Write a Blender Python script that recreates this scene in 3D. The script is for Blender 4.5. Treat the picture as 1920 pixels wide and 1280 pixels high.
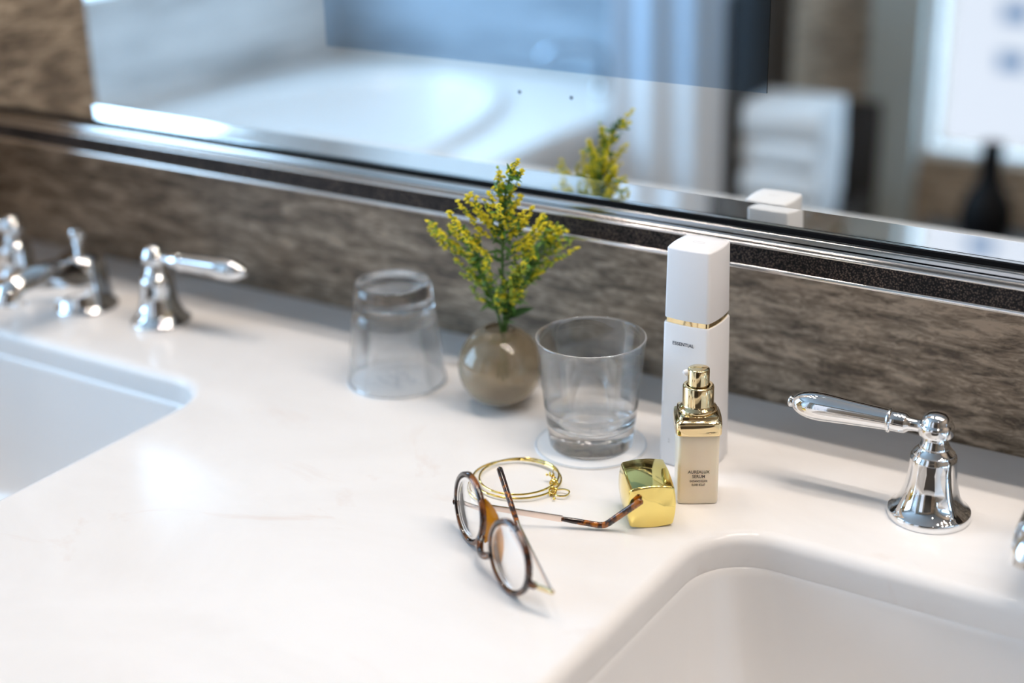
import bpy, bmesh, math, random
from mathutils import Vector, Matrix
from math import sin, cos, pi, radians

random.seed(7)
for o in list(bpy.data.objects):
    bpy.data.objects.remove(o)
SC = bpy.context.scene
COL = SC.collection

# ------------------------------------------------------------------ camera
YAW, PITCH, ROLL = 0.57734569, 0.38372909, -0.02442566
fwd = Vector((-sin(YAW) * cos(PITCH), cos(YAW) * cos(PITCH), -sin(PITCH)))
rgt = Vector((cos(YAW), sin(YAW), 0))
upv = rgt.cross(fwd)
r2 = cos(ROLL) * rgt + sin(ROLL) * upv
u2 = -sin(ROLL) * rgt + cos(ROLL) * upv
cam = bpy.data.cameras.new('camera')
cam.sensor_width = 36.0
cam.lens = 2816.15 / 1920 * 36
cam.clip_start = 0.02
cam.dof.use_dof = True
cam.dof.focus_distance = 0.955
cam.dof.aperture_fstop = 2.5
cam.dof.aperture_blades = 0
camo = bpy.data.objects.new('camera', cam)
M = Matrix.Identity(4)
for i in range(3):
    M[i][0], M[i][1], M[i][2] = r2[i], u2[i], -fwd[i]
M[2][3] = 0.46
camo.matrix_world = M
COL.objects.link(camo)
SC.camera = camo

# ------------------------------------------------------------------ light and exposure
SKY = (0.47, 0.72, 1.0)
SKY_STRENGTH = 8.8
LAMP_COLOUR = (1.0, 0.88, 0.775)
LAMP_STRENGTH = 138.0
w = bpy.data.worlds.new('sky')
w.use_nodes = True
w.node_tree.nodes['Background'].inputs[0].default_value = (*SKY, 1)
w.node_tree.nodes['Background'].inputs[1].default_value = SKY_STRENGTH
SC.world = w
SC.view_settings.view_transform = 'Standard'
SC.view_settings.look = 'None'
SC.view_settings.gamma = 1.0
SC.view_settings.exposure = -0.11
SC.view_settings.use_curve_mapping = False


def portal(name, loc, rot, sx, sy):
    l = bpy.data.lights.new(name, 'AREA')
    l.shape = 'RECTANGLE'
    l.size, l.size_y = sx, sy
    l.cycles.is_portal = True
    o = bpy.data.objects.new(name, l)
    o.location, o.rotation_euler = loc, rot
    COL.objects.link(o)


# ------------------------------------------------------------------ fixed measures (metres; worktop top is z = 0)
WALL_Y = 0.954          # face of the stone wall behind the worktop
MIR_Y = 0.897           # face of the mirror
LEFT_X = -1.237         # face of the short return wall
ALC_X = -2.5            # far wall of the bath alcove
REAR_Y = -1.27          # wall behind the camera
RIGHT_X = 1.3
FLOOR_Z, CEIL_Z = -0.86, 1.6


# ------------------------------------------------------------------ material helpers
def nt(name):
    m = bpy.data.materials.new(name)
    m.use_nodes = True
    t = m.node_tree
    return m, t, t.nodes['Principled BSDF']


def setp(b, **k):
    names = dict(color='Base Color', metal='Metallic', rough='Roughness', ior='IOR', trans='Transmission Weight',
                 coat='Coat Weight', coatr='Coat Roughness', spec='Specular IOR Level', sss='Subsurface Weight',
                 sssr='Subsurface Radius', ssss='Subsurface Scale', emc='Emission Color', ems='Emission Strength',
                 sheen='Sheen Weight')
    for a, v in k.items():
        if a in ('color', 'emc'):
            v = (*v, 1)
        b.inputs[names[a]].default_value = v


def plain(name, **k):
    m, t, b = nt(name)
    setp(b, **k)
    return m


def nd(t, kind, **k):
    n = t.nodes.new(kind)
    for a, v in k.items():
        setattr(n, a, v)
    return n


def ramp(t, stops):
    r = nd(t, 'ShaderNodeValToRGB')
    e = r.color_ramp.elements
    while len(e) < len(stops):
        e.new(0.5)
    for i, (p, c) in enumerate(stops):
        e[i].position = p
        e[i].color = (*c, 1)
    return r


def coords(t, scale, rot=(0, 0, 0)):
    tc = nd(t, 'ShaderNodeTexCoord')
    mp = nd(t, 'ShaderNodeMapping')
    mp.inputs['Scale'].default_value = scale
    mp.inputs['Rotation'].default_value = rot
    t.links.new(tc.outputs['Object'], mp.inputs['Vector'])
    return mp.outputs['Vector']


def noise(t, vec, scale=1, detail=4, rough=0.55, dist=0):
    n = nd(t, 'ShaderNodeTexNoise')
    n.inputs['Scale'].default_value = scale
    n.inputs['Detail'].default_value = detail
    n.inputs['Roughness'].default_value = rough
    n.inputs['Distortion'].default_value = dist
    t.links.new(vec, n.inputs['Vector'])
    return n.outputs['Fac']


def bump(t, b, fac, strength, dist):
    n = nd(t, 'ShaderNodeBump')
    n.inputs['Strength'].default_value = strength
    n.inputs['Distance'].default_value = dist
    t.links.new(fac, n.inputs['Height'])
    t.links.new(n.outputs['Normal'], b.inputs['Normal'])


def mixc(t, fac, a, bcol):
    n = nd(t, 'ShaderNodeMix', data_type='RGBA')
    for v, s in ((fac, n.inputs[0]), (a, n.inputs[6]), (bcol, n.inputs[7])):
        if isinstance(v, tuple):
            s.default_value = (*v, 1)
        elif isinstance(v, (int, float)):
            s.default_value = v
        else:
            t.links.new(v, s)
    return n.outputs[2]


def travertine(name, dark, mid, light, rough=0.35, zs=48, xs=7):
    m, t, b = nt(name)
    n1 = noise(t, coords(t, (xs, xs, zs)), 1.0, 6, 0.62, 0.7)
    n2 = noise(t, coords(t, (xs * 3.2, xs * 3.2, zs * 2.6)), 1.0, 5, 0.7, 1.6)
    n3 = noise(t, coords(t, (2.0, 2.0, 9)), 1.0, 3, 0.5, 0.3)
    a = nd(t, 'ShaderNodeMath', operation='MULTIPLY_ADD')
    t.links.new(n2, a.inputs[0]); a.inputs[1].default_value = 0.75
    t.links.new(n1, a.inputs[2])
    c = nd(t, 'ShaderNodeMath', operation='MULTIPLY_ADD')
    t.links.new(n3, c.inputs[0]); c.inputs[1].default_value = 0.35
    t.links.new(a.outputs[0], c.inputs[2])
    h = nd(t, 'ShaderNodeMath', operation='MULTIPLY')
    t.links.new(c.outputs[0], h.inputs[0]); h.inputs[1].default_value = 0.5
    r = ramp(t, [(0.445, dark), (0.525, mid), (0.605, light)])
    t.links.new(h.outputs[0], r.inputs[0])
    t.links.new(r.outputs[0], b.inputs['Base Color'])
    setp(b, rough=rough)
    bump(t, b, h.outputs[0], 0.15, 0.0006)
    return m


MT = {}
MT['stone'] = travertine('brown travertine', (0.115, 0.083, 0.058), (0.31, 0.235, 0.168), (0.58, 0.455, 0.335), 0.45, 110, 22)
MT['pale_stone'] = travertine('pale grey stone', (0.50, 0.51, 0.515), (0.70, 0.71, 0.715), (0.84, 0.85, 0.855), 0.22, 11, 1.2)
MT['chrome'] = plain('chrome', color=(0.86, 0.87, 0.88), metal=1.0, rough=0.035)
MT['nickel_dark'] = plain('dark polished nickel', color=(0.56, 0.54, 0.52), metal=1.0, rough=0.13)
MT['nickel'] = plain('polished nickel', color=(0.80, 0.77, 0.74), metal=1.0, rough=0.09)
MT['mirror'] = plain('mirror silver', color=(0.90, 0.93, 0.93), metal=1.0, rough=0.0)
MT['tv'] = plain('tinted mirror glass', color=(0.47, 0.60, 0.73), metal=1.0, rough=0.0)
MT['black'] = plain('black', color=(0.004, 0.004, 0.005), rough=0.6, spec=0.1)
MT['dark_wood'] = plain('dark wood', color=(0.045, 0.036, 0.030), rough=0.45)
MT['white_paint'] = plain('white paint', color=(0.72, 0.71, 0.69), rough=0.7)
MT['ceiling'] = plain('ceiling paint', color=(0.50, 0.50, 0.50), rough=0.9)
MT['sage_paint'] = plain('pale sage paint', color=(0.42, 0.45, 0.43), rough=0.5)
MT['grey_tile'] = plain('grey floor stone', color=(0.16, 0.14, 0.125), rough=0.4)
MT['porcelain'] = plain('white porcelain', color=(0.80, 0.79, 0.785), rough=0.12, coat=0.4, coatr=0.05)
MT['tub'] = plain('white bath enamel', color=(0.92, 0.92, 0.92), rough=0.2)
MT['glass'] = plain('clear glass', color=(1, 1, 1), trans=1.0, rough=0.0, ior=1.5)
MT['lens'] = plain('spectacle lens', color=(1, 1, 1), trans=1.0, rough=0.0, ior=1.5)


def make_thin_glass():
    m = bpy.data.materials.new('thin clear glass wall')
    m.use_nodes = True
    t = m.node_tree
    t.nodes.remove(t.nodes['Principled BSDF'])
    tr = nd(t, 'ShaderNodeBsdfTransparent')
    tr.inputs[0].default_value = (0.985, 0.99, 0.99, 1)
    gl = nd(t, 'ShaderNodeBsdfGlossy')
    gl.inputs['Roughness'].default_value = 0.0
    fr = nd(t, 'ShaderNodeFresnel')
    fr.inputs['IOR'].default_value = 1.42
    ge = nd(t, 'ShaderNodeNewGeometry')
    inv = nd(t, 'ShaderNodeMath', operation='SUBTRACT')
    inv.inputs[0].default_value = 1.0
    t.links.new(ge.outputs['Backfacing'], inv.inputs[1])
    mul = nd(t, 'ShaderNodeMath', operation='MULTIPLY')
    t.links.new(fr.outputs[0], mul.inputs[0]); t.links.new(inv.outputs[0], mul.inputs[1])
    mx = nd(t, 'ShaderNodeMixShader')
    t.links.new(mul.outputs[0], mx.inputs[0])
    t.links.new(tr.outputs[0], mx.inputs[1]); t.links.new(gl.outputs[0], mx.inputs[2])
    t.links.new(mx.outputs[0], t.nodes['Material Output'].inputs['Surface'])
    return m


MT['thin_glass'] = make_thin_glass()

def make_tumbler_wall(name, clear):
    m, t, b = nt(name)
    setp(b, color=(1, 1, 1), trans=1.0, rough=0.0, ior=1.5)
    tr = nd(t, 'ShaderNodeBsdfTransparent')
    tr.inputs[0].default_value = (0.985, 0.99, 0.99, 1)
    mx = nd(t, 'ShaderNodeMixShader')
    mx.inputs[0].default_value = clear
    t.links.new(b.outputs[0], mx.inputs[1]); t.links.new(tr.outputs[0], mx.inputs[2])
    t.links.new(mx.outputs[0], t.nodes['Material Output'].inputs['Surface'])
    return m


MT['tumbler_wall'] = make_tumbler_wall('tumbler wall glass', 0.58)
MT['tumbler_floor'] = make_tumbler_wall('tumbler inner floor glass', 0.20)
MT['tumbler_foot'] = make_tumbler_wall('tumbler foot glass', 0.10)
MT['tumbler_base'] = make_tumbler_wall('tumbler base glass', 0.0)
MT['paper'] = plain('white coaster paper', color=(0.84, 0.85, 0.86), rough=0.6)
MT['ink'] = plain('slate blue ink', color=(0.16, 0.24, 0.34), rough=0.6)
MT['coaster_rim'] = plain('coaster rim ink', color=(0.42, 0.50, 0.58), rough=0.6)
MT['white_plastic'] = plain('white satin plastic', color=(0.84, 0.835, 0.85), rough=0.32)
MT['print_blue'] = plain('dark blue print', color=(0.02, 0.035, 0.07), rough=0.5)
MT['print_grey'] = plain('grey brown print', color=(0.10, 0.085, 0.075), rough=0.5)
MT['emboss'] = plain('pale grey print', color=(0.55, 0.55, 0.54), rough=0.4)
MT['gold'] = plain('polished yellow gold', color=(0.92, 0.74, 0.25), metal=1.0, rough=0.07)
MT['gold_pale'] = plain('polished pale gold', color=(0.86, 0.69, 0.40), metal=1.0, rough=0.06)
MT['gold_wire'] = plain('gold wire', color=(0.90, 0.68, 0.20), metal=1.0, rough=0.10)
MT['rose_gold'] = plain('rose gold metal', color=(0.88, 0.74, 0.66), metal=1.0, rough=0.22)
MT['amber'] = plain('amber acetate', color=(0.80, 0.36, 0.02), rough=0.12, trans=0.45, ior=1.48)
MT['towel'] = plain('white terry', color=(0.88, 0.89, 0.90), rough=0.95, sheen=0.3)
MT['robe'] = plain('white drape cotton', color=(0.88, 0.90, 0.94), rough=0.95, sheen=0.3)
MT['stem'] = plain('stem green', color=(0.055, 0.13, 0.022), rough=0.5)
MT['leaf'] = plain('leaf green', color=(0.10, 0.24, 0.03), rough=0.5, sss=0.0)
MT['leaf_dark'] = plain('dark leaf green', color=(0.03, 0.085, 0.02), rough=0.45)
MT['petal'] = plain('yellow petals', color=(0.80, 0.69, 0.02), rough=0.55)
MT['bud'] = plain('green yellow buds', color=(0.38, 0.48, 0.04), rough=0.55)
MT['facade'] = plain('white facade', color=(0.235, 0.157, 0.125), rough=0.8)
MT['facade_glass'] = plain('dark facade glass', color=(0.055, 0.06, 0.075), rough=0.4, spec=0.1)
MT['trim_white'] = plain('white lamp trim', color=(0.8, 0.8, 0.78), rough=0.4)
MT['lamp'] = plain('lamp lens', color=(0.8, 0.8, 0.8), emc=LAMP_COLOUR, ems=6.0)


def make_marble():
    m, t, b = nt('white marble')
    v = coords(t, (3.2, 6, 6), (0, 0, 0.5))
    n1 = noise(t, v, 1.6, 6, 0.6, 0.8)
    n2 = noise(t, coords(t, (9, 14, 14), (0, 0, 0.4)), 1.0, 5, 0.6, 1.2)
    r1 = ramp(t, [(0.35, (0.80, 0.785, 0.775)), (0.62, (0.845, 0.835, 0.83))])
    t.links.new(n1, r1.inputs[0])
    r2_ = ramp(t, [(0.63, (0, 0, 0)), (0.80, (0.55, 0.55, 0.55))])
    t.links.new(n2, r2_.inputs[0])
    c = mixc(t, r2_.outputs[0], r1.outputs[0], (0.70, 0.58, 0.52))
    t.links.new(c, b.inputs['Base Color'])
    setp(b, rough=0.14, spec=0.25)
    return m


MT['marble'] = make_marble()


def make_leather():
    m, t, b = nt('brown shagreen leather')
    v = coords(t, (1, 1, 1))
    vo = nd(t, 'ShaderNodeTexVoronoi')
    vo.inputs['Scale'].default_value = 720
    t.links.new(v, vo.inputs['Vector'])
    r = ramp(t, [(0.12, (0.16, 0.115, 0.085)), (0.42, (0.055, 0.040, 0.034)), (0.62, (0.012, 0.009, 0.009))])
    t.links.new(vo.outputs['Distance'], r.inputs[0])
    n = noise(t, coords(t, (60, 60, 60)), 1, 3)
    r2_ = ramp(t, [(0.35, (0.55, 0.55, 0.55)), (0.7, (1.25, 1.2, 1.15))])
    t.links.new(n, r2_.inputs[0])
    mu = nd(t, 'ShaderNodeMix', data_type='RGBA', blend_type='MULTIPLY')
    mu.inputs[0].default_value = 1
    t.links.new(r.outputs[0], mu.inputs[6]); t.links.new(r2_.outputs[0], mu.inputs[7])
    t.links.new(mu.outputs[2], b.inputs['Base Color'])
    setp(b, rough=0.6, spec=0.2)
    inv = nd(t, 'ShaderNodeMath', operation='MULTIPLY')
    t.links.new(vo.outputs['Distance'], inv.inputs[0]); inv.inputs[1].default_value = -1
    bump(t, b, inv.outputs[0], 0.6, 0.0004)
    return m


MT['leather'] = make_leather()


def make_tortoise(name, sc, hi, lo):
    m, t, b = nt(name)
    n1 = noise(t, coords(t, (sc, sc, sc)), 1.0, 3, 0.5, 0.6)
    r = ramp(t, [(lo, (0.012, 0.005, 0.004)), (lo + .08, (0.07, 0.021, 0.006)), (lo + .2, hi)])
    t.links.new(n1, r.inputs[0])
    t.links.new(r.outputs[0], b.inputs['Base Color'])
    setp(b, rough=0.12, coat=0.6, coatr=0.04)
    return m


MT['tortoise'] = make_tortoise('dark tortoiseshell acetate', 95, (0.22, 0.070, 0.011), .42)
MT['tortoise_tip'] = make_tortoise('amber tortoiseshell acetate', 170, (0.42, 0.13, 0.013), .42)


def make_vase():
    m, t, b = nt('smoky taupe glass')
    n = noise(t, coords(t, (70, 70, 70)), 1.0, 6, 0.7, 0.3)
    r = ramp(t, [(0.35, (0.38, 0.31, 0.21)), (0.7, (0.55, 0.46, 0.33))])
    t.links.new(n, r.inputs[0])
    t.links.new(r.outputs[0], b.inputs['Base Color'])
    setp(b, rough=0.04, spec=0.6)
    g = nd(t, 'ShaderNodeBsdfPrincipled')
    setp(g, color=(0.80, 0.72, 0.59), trans=1.0, rough=0.03, ior=1.45)
    mx = nd(t, 'ShaderNodeMixShader')
    mx.inputs[0].default_value = 0.70
    out = t.nodes['Material Output']
    t.links.new(b.outputs[0], mx.inputs[1]); t.links.new(g.outputs[0], mx.inputs[2])
    t.links.new(mx.outputs[0], out.inputs['Surface'])
    return m


MT['vase'] = make_vase()


def make_serum():
    m, t, b = nt('frosted cream glass')
    v = coords(t, (1, 1, 1))
    n = noise(t, coords(t, (40, 40, 10)), 1.0, 3)
    r = ramp(t, [(0.3, (0.90, 0.76, 0.58)), (0.7, (0.94, 0.82, 0.65))])
    t.links.new(n, r.inputs[0])
    t.links.new(r.outputs[0], b.inputs['Base Color'])
    setp(b, rough=0.28, sss=0.35, ssss=0.01, coat=0.3)
    b.inputs['Subsurface Radius'].default_value = (1.0, 0.8, 0.55)
    return m


MT['serum'] = make_serum()


# ------------------------------------------------------------------ mesh helpers
def obj(name, bm, mat, parent=None, smooth=True, angle=40, loc=None, rot=None):
    bmesh.ops.recalc_face_normals(bm, faces=bm.faces)
    me = bpy.data.meshes.new(name)
    for f in bm.faces:
        f.smooth = smooth and len(f.verts) < 12
    bm.to_mesh(me)
    bm.free()
    me.materials.append(MT[mat] if isinstance(mat, str) else mat)
    if smooth and angle:
        me.set_sharp_from_angle(angle=radians(angle))
    o = bpy.data.objects.new(name, me)
    COL.objects.link(o)
    if parent:
        o.parent = parent
    if loc:
        o.location = loc
    if rot:
        o.rotation_euler = rot
    return o


def tag(o, label, cat, group=None):
    o['label'] = label
    o['category'] = cat
    if group:
        o['group'] = group
    return o


def thing(name, label, cat, loc=(0, 0, 0), rz=0.0, group=None):
    o = bpy.data.objects.new(name, None)
    o.empty_display_size = 0.02
    COL.objects.link(o)
    o.location = loc
    o.rotation_euler = (0, 0, rz)
    return tag(o, label, cat, group)


def struct(o):
    o['kind'] = 'structure'
    return o


def box(bm, x0, x1, y0, y1, z0, z1):
    vs = [bm.verts.new((x, y, z)) for x in (x0, x1) for y in (y0, y1) for z in (z0, z1)]
    for f in ((0, 1, 3, 2), (4, 6, 7, 5), (0, 4, 5, 1), (2, 3, 7, 6), (0, 2, 6, 4), (1, 5, 7, 3)):
        bm.faces.new([vs[i] for i in f])
    return vs


def bbox(x0, x1, y0, y1, z0, z1, bev=0.0, seg=2):
    bm = bmesh.new()
    box(bm, x0, x1, y0, y1, z0, z1)
    if bev:
        bmesh.ops.recalc_face_normals(bm, faces=bm.faces)
        bmesh.ops.bevel(bm, geom=list(bm.edges), offset=bev, segments=seg, profile=0.5, affect='EDGES')
    return bm


def lathe(bm, prof, n=48, mat=None, closed=False):
    """prof: (r, z) list; r == 0 makes a pole."""
    rings = []
    for r, z in prof:
        if r < 1e-7:
            rings.append([bm.verts.new((0, 0, z))])
        else:
            rings.append([bm.verts.new((r * cos(2 * pi * i / n), r * sin(2 * pi * i / n), z)) for i in range(n)])
    pairs = list(zip(rings, rings[1:]))
    if closed:
        pairs.append((rings[-1], rings[0]))
    for a, b in pairs:
        for i in range(n):
            j = (i + 1) % n
            if len(a) == 1 and len(b) == 1:
                continue
            if len(a) == 1:
                bm.faces.new((a[0], b[i], b[j]))
            elif len(b) == 1:
                bm.faces.new((a[i], a[j], b[0]))
            else:
                bm.faces.new((a[i], a[j], b[j], b[i]))
    if mat is not None:
        vs = [v for r in rings for v in r]
        bmesh.ops.transform(bm, matrix=mat, verts=vs)
    return rings


def loft(bm, loops, cap0=True, cap1=True, closed=True):
    rows = [[bm.verts.new(p) for p in lp] for lp in loops]
    n = len(rows[0])
    for a, b in zip(rows, rows[1:]):
        for i in range(n if closed else n - 1):
            j = (i + 1) % n
            bm.faces.new((a[i], a[j], b[j], b[i]))
    if cap0:
        bm.faces.new(rows[0])
    if cap1:
        bm.faces.new(rows[-1])
    return rows


def frames(pts):
    pts = [Vector(p) for p in pts]
    out = []
    up = None
    for i, p in enumerate(pts):
        a = pts[max(i - 1, 0)]
        b = pts[min(i + 1, len(pts) - 1)]
        t = (b - a).normalized()
        if up is None:
            up = Vector((0, 0, 1)) if abs(t.z) < 0.9 else Vector((1, 0, 0))
        s = t.cross(up).normalized()
        u = s.cross(t).normalized()
        up = u
        out.append((p, s, u))
    return out


def tube(bm, pts, rad, n=8, cyc=False, squash=1.0, cap=True):
    """round tube along pts; rad a number or list; squash scales the upward half-axis"""
    N = len(pts)
    if not hasattr(rad, '__len__'):
        rad = [rad] * N
    fr = frames(pts)
    rows = []
    for (p, s, u), r in zip(fr, rad):
        rows.append([bm.verts.new(p + s * (r * cos(2 * pi * i / n)) + u * (r * squash * sin(2 * pi * i / n))) for i in range(n)])
    seq = list(zip(rows, rows[1:]))
    if cyc:
        seq.append((rows[-1], rows[0]))
    for a, b in seq:
        for i in range(n):
            j = (i + 1) % n
            bm.faces.new((a[i], a[j], b[j], b[i]))
    if cap and not cyc:
        bm.faces.new(rows[0])
        bm.faces.new(rows[-1])


def smooth_path(pts, n=8):
    """Catmull-Rom through pts"""
    P = [Vector(p) for p in pts]
    P = [P[0] * 2 - P[1]] + P + [P[-1] * 2 - P[-2]]
    out = []
    for i in range(1, len(P) - 2):
        a, b, c, d = P[i - 1:i + 3]
        for k in range(n):
            t = k / n
            out.append(0.5 * ((2 * b) + (c - a) * t + (2 * a - 5 * b + 4 * c - d) * t * t + (3 * b - a - 3 * c + d) * t ** 3))
    out.append(P[-2])
    return out


def ball(bm, c, r, seg=10, rings=6):
    lathe(bm, [(0, -r)] + [(r * cos(a), r * sin(a)) for a in [(-pi / 2 + pi * k / rings) for k in range(1, rings)]] + [(0, r)],
          seg, Matrix.Translation(c))


def squircle(a, bulge, rc, n=8, nc=4, z=0.0):
    """square of half side a, sides bowed outward by bulge, corners rounded rc"""
    pts = []
    for k in range(4):
        ang = k * pi / 2
        e = a - rc
        side = []
        for i in range(n + 1):
            s = -e + 2 * e * i / n
            side.append((a + bulge * (1 - (s / e) ** 2), s))
        slope = math.atan2(2 * bulge, e)
        cx, cy = e, e
        for i in range(1, nc):
            t = slope + (pi / 2 - 2 * slope) * i / nc
            # corner arc blended from side end (a, e) to (e, a)
            f = i / nc
            side.append((cx + rc * cos(f * pi / 2), cy + rc * sin(f * pi / 2)))
        for x, y in side:
            pts.append((x * cos(ang) - y * sin(ang), x * sin(ang) + y * cos(ang), z))
    return pts


def rrect(x0, x1, y0, y1, r, z, n=8):
    pts = []
    for cx, cy, a0 in ((x1 - r, y1 - r, 0), (x0 + r, y1 - r, pi / 2), (x0 + r, y0 + r, pi), (x1 - r, y0 + r, 1.5 * pi)):
        for i in range(n + 1):
            a = a0 + pi / 2 * i / n
            pts.append((cx + r * cos(a), cy + r * sin(a), z))
    return pts


def text(name, body, size, parent, mat, loc, rot, extrude=0.00004, align='CENTER', spacing=1.0):
    c = bpy.data.curves.new(name, 'FONT')
    c.body = body
    c.size = size
    c.align_x = align
    c.align_y = 'CENTER'
    c.extrude = extrude
    c.space_character = spacing
    c.offset = size * 0.012
    tmp = bpy.data.objects.new('tmp', c)
    COL.objects.link(tmp)
    me = bpy.data.meshes.new_from_object(tmp.evaluated_get(bpy.context.evaluated_depsgraph_get()))
    bpy.data.objects.remove(tmp)
    me.materials.clear()
    me.materials.append(MT[mat])
    o = bpy.data.objects.new(name, me)
    COL.objects.link(o)
    o.parent = parent
    o.location, o.rotation_euler = loc, rot
    return o


# ================================================================== ROOM SHELL
def slab(name, mat, *b):
    return struct(obj(name, bbox(*b), mat, smooth=False))


slab('floor', 'grey_tile', ALC_X - .15, RIGHT_X + .1, REAR_Y - .15, WALL_Y + .12, FLOOR_Z - .1, FLOOR_Z)
slab('ceiling', 'ceiling', ALC_X - .15, RIGHT_X + .1, REAR_Y - .15, WALL_Y + .12, CEIL_Z, CEIL_Z + .1)
slab('wall_back', 'stone', LEFT_X, RIGHT_X + .1, WALL_Y, WALL_Y + .12, FLOOR_Z, CEIL_Z)
slab('wall_right', 'stone', RIGHT_X, RIGHT_X + .1, REAR_Y - .15, WALL_Y, FLOOR_Z, CEIL_Z)
slab('wall_return', 'stone', ALC_X, LEFT_X, 0.698, WALL_Y + .12, FLOOR_Z, CEIL_Z)

# alcove wall with its window opening
WY0, WY1, WZ0, WZ1 = -1.0, 0.45, -0.05, 1.3
bm = bmesh.new()
box(bm, ALC_X - .07, ALC_X, REAR_Y - .15, 0.72, FLOOR_Z, WZ0)
box(bm, ALC_X - .07, ALC_X, REAR_Y - .15, 0.72, WZ1, CEIL_Z)
box(bm, ALC_X - .07, ALC_X, REAR_Y - .15, WY0, WZ0, WZ1)
box(bm, ALC_X - .07, ALC_X, WY1, 0.72, WZ0, WZ1)
struct(obj('wall_left', bm, 'pale_stone', smooth=False))
# rear wall with the second window
VX0, VX1, VZ0, VZ1 = -0.955, -0.50, -0.385, 1.3
bm = bmesh.new()
box(bm, -1.10, VX0, REAR_Y - .15, REAR_Y, FLOOR_Z, CEIL_Z)
box(bm, VX0, VX1, REAR_Y - .15, REAR_Y, FLOOR_Z, VZ0)
box(bm, VX0, VX1, REAR_Y - .15, REAR_Y, VZ1, CEIL_Z)
box(bm, VX1, RIGHT_X, REAR_Y - .15, REAR_Y, FLOOR_Z, CEIL_Z)
box(bm, -1.60, -1.10, REAR_Y - .15, REAR_Y, FLOOR_Z, CEIL_Z)
struct(obj('wall_rear', bm, 'stone', smooth=False))
slab('wall_alcove', 'pale_stone', ALC_X, -1.60, REAR_Y - .15, REAR_Y, FLOOR_Z, CEIL_Z)
slab('trim_1', 'sage_paint', -1.068, -0.957, REAR_Y, REAR_Y + .035, FLOOR_Z, CEIL_Z)


door = bpy.data.objects.new('added_door_1', None)  # unseen door, added so the chrome taps reflect something dark
COL.objects.link(door)
struct(door)
door.location = (0, REAR_Y, FLOOR_Z)
obj('added_door_leaf', bbox(-.30, .62, .001, .035, .005, 2.1, .002), 'dark_wood', door, smooth=False)
for z0, z1 in ((.12, .95), (1.07, 1.98)):
    obj('added_door_panel', bbox(-.18, .50, .035, .043, z0, z1, .003), 'dark_wood', door, smooth=False)
bm = bmesh.new()
tube(bm, [(.56, .035, 1.0), (.56, .075, 1.0), (.55, .082, 1.0), (.45, .082, 1.0)], .009, 12)
obj('added_door_handle', bm, 'nickel', door)


def window(name, axis, p, a0, a1, z0, z1):
    """frame bars and a glass pane in the opening; axis 'x': opening in a wall of constant x"""
    root = bpy.data.objects.new(name, None)
    COL.objects.link(root)
    struct(root)
    t, d = 0.012, 0.05
    bm = bmesh.new()
    for b in ((a0, a1, z0, z0 + t), (a0, a1, z1 - t, z1), (a0, a0 + t, z0 + t, z1 - t), (a1 - t, a1, z0 + t, z1 - t)):
        if axis == 'x':
            box(bm, p - d, p, b[0], b[1], b[2], b[3])
        else:
            box(bm, b[0], b[1], p - d, p, b[2], b[3])
    obj('window_frame', bm, 'white_paint', root, smooth=False)
    bm = bmesh.new()
    q = p - d / 2
    if axis == 'x':
        vs = [bm.verts.new(c) for c in ((q, a0 + t, z0 + t), (q, a1 - t, z0 + t), (q, a1 - t, z1 - t), (q, a0 + t, z1 - t))]
    else:
        vs = [bm.verts.new(c) for c in ((a0 + t, q, z0 + t), (a1 - t, q, z0 + t), (a1 - t, q, z1 - t), (a0 + t, q, z1 - t))]
    bm.faces.new(vs)
    obj('glass_pane', bm, PANE, root, smooth=False)


PANE = MT['thin_glass']
window('window_1', 'x', ALC_X - .015, WY0, WY1, WZ0, WZ1)
window('window_2', 'y', REAR_Y - .02, VX0, VX1, VZ0, VZ1)
portal('window_portal', (ALC_X - .068, (WY0 + WY1) / 2, (WZ0 + WZ1) / 2), (0, -pi / 2, 0), WZ1 - WZ0, WY1 - WY0)
portal('window_portal', ((VX0 + VX1) / 2, REAR_Y - .14, (VZ0 + VZ1) / 2), (pi / 2, 0, 0), VX1 - VX0, VZ1 - VZ0)

# ================================================================== WORKTOP, CABINET, SINKS
RS = (-0.347, 0.047, 0.40, 0.762)      # right sink opening x0 x1 y0 y1
LS = (-1.212, -0.772, 0.40, 0.762)
THK, RND = 0.0285, 0.008


def worktop():
    cu = bpy.data.curves.new('worktop_outline', 'CURVE')
    cu.dimensions = '2D'
    cu.fill_mode = 'BOTH'
    cu.extrude = THK / 2 - RND * 0.999
    cu.bevel_depth = RND
    cu.bevel_resolution = 5
    cu.offset = -RND
    loops = [[(LEFT_X, 0.377, 0), (0.55, 0.377, 0), (0.55, WALL_Y, 0), (LEFT_X, WALL_Y, 0)]]
    for s in (RS, LS):
        loops.append(rrect(*s, 0.042, 0, 12))
    for lp in loops:
        sp = cu.splines.new('POLY')
        sp.points.add(len(lp) - 1)
        for q, p in zip(sp.points, lp):
            q.co = (*p, 1)
        sp.use_cyclic_u = True
    tmp = bpy.data.objects.new('tmp', cu)
    COL.objects.link(tmp)
    dg = bpy.context.evaluated_depsgraph_get()
    me = bpy.data.meshes.new_from_object(tmp.evaluated_get(dg))
    bpy.data.objects.remove(tmp)
    bm = bmesh.new()
    bm.from_mesh(me)
    bmesh.ops.remove_doubles(bm, verts=bm.verts, dist=1e-5)
    bmesh.ops.recalc_face_normals(bm, faces=bm.faces)
    for f in bm.faces:
        f.smooth = abs(f.normal.z) < 0.9999
    bm.to_mesh(me)
    bm.free()
    me.materials.clear()
    me.materials.append(MT['marble'])
    o = bpy.data.objects.new('countertop', me)
    COL.objects.link(o)
    o.location.z = -THK / 2
    o.cycles.is_caustics_receiver = True
    return tag(o, 'polished white marble worktop with two sink cut-outs along the brown stone wall', 'countertop')


worktop()

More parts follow.
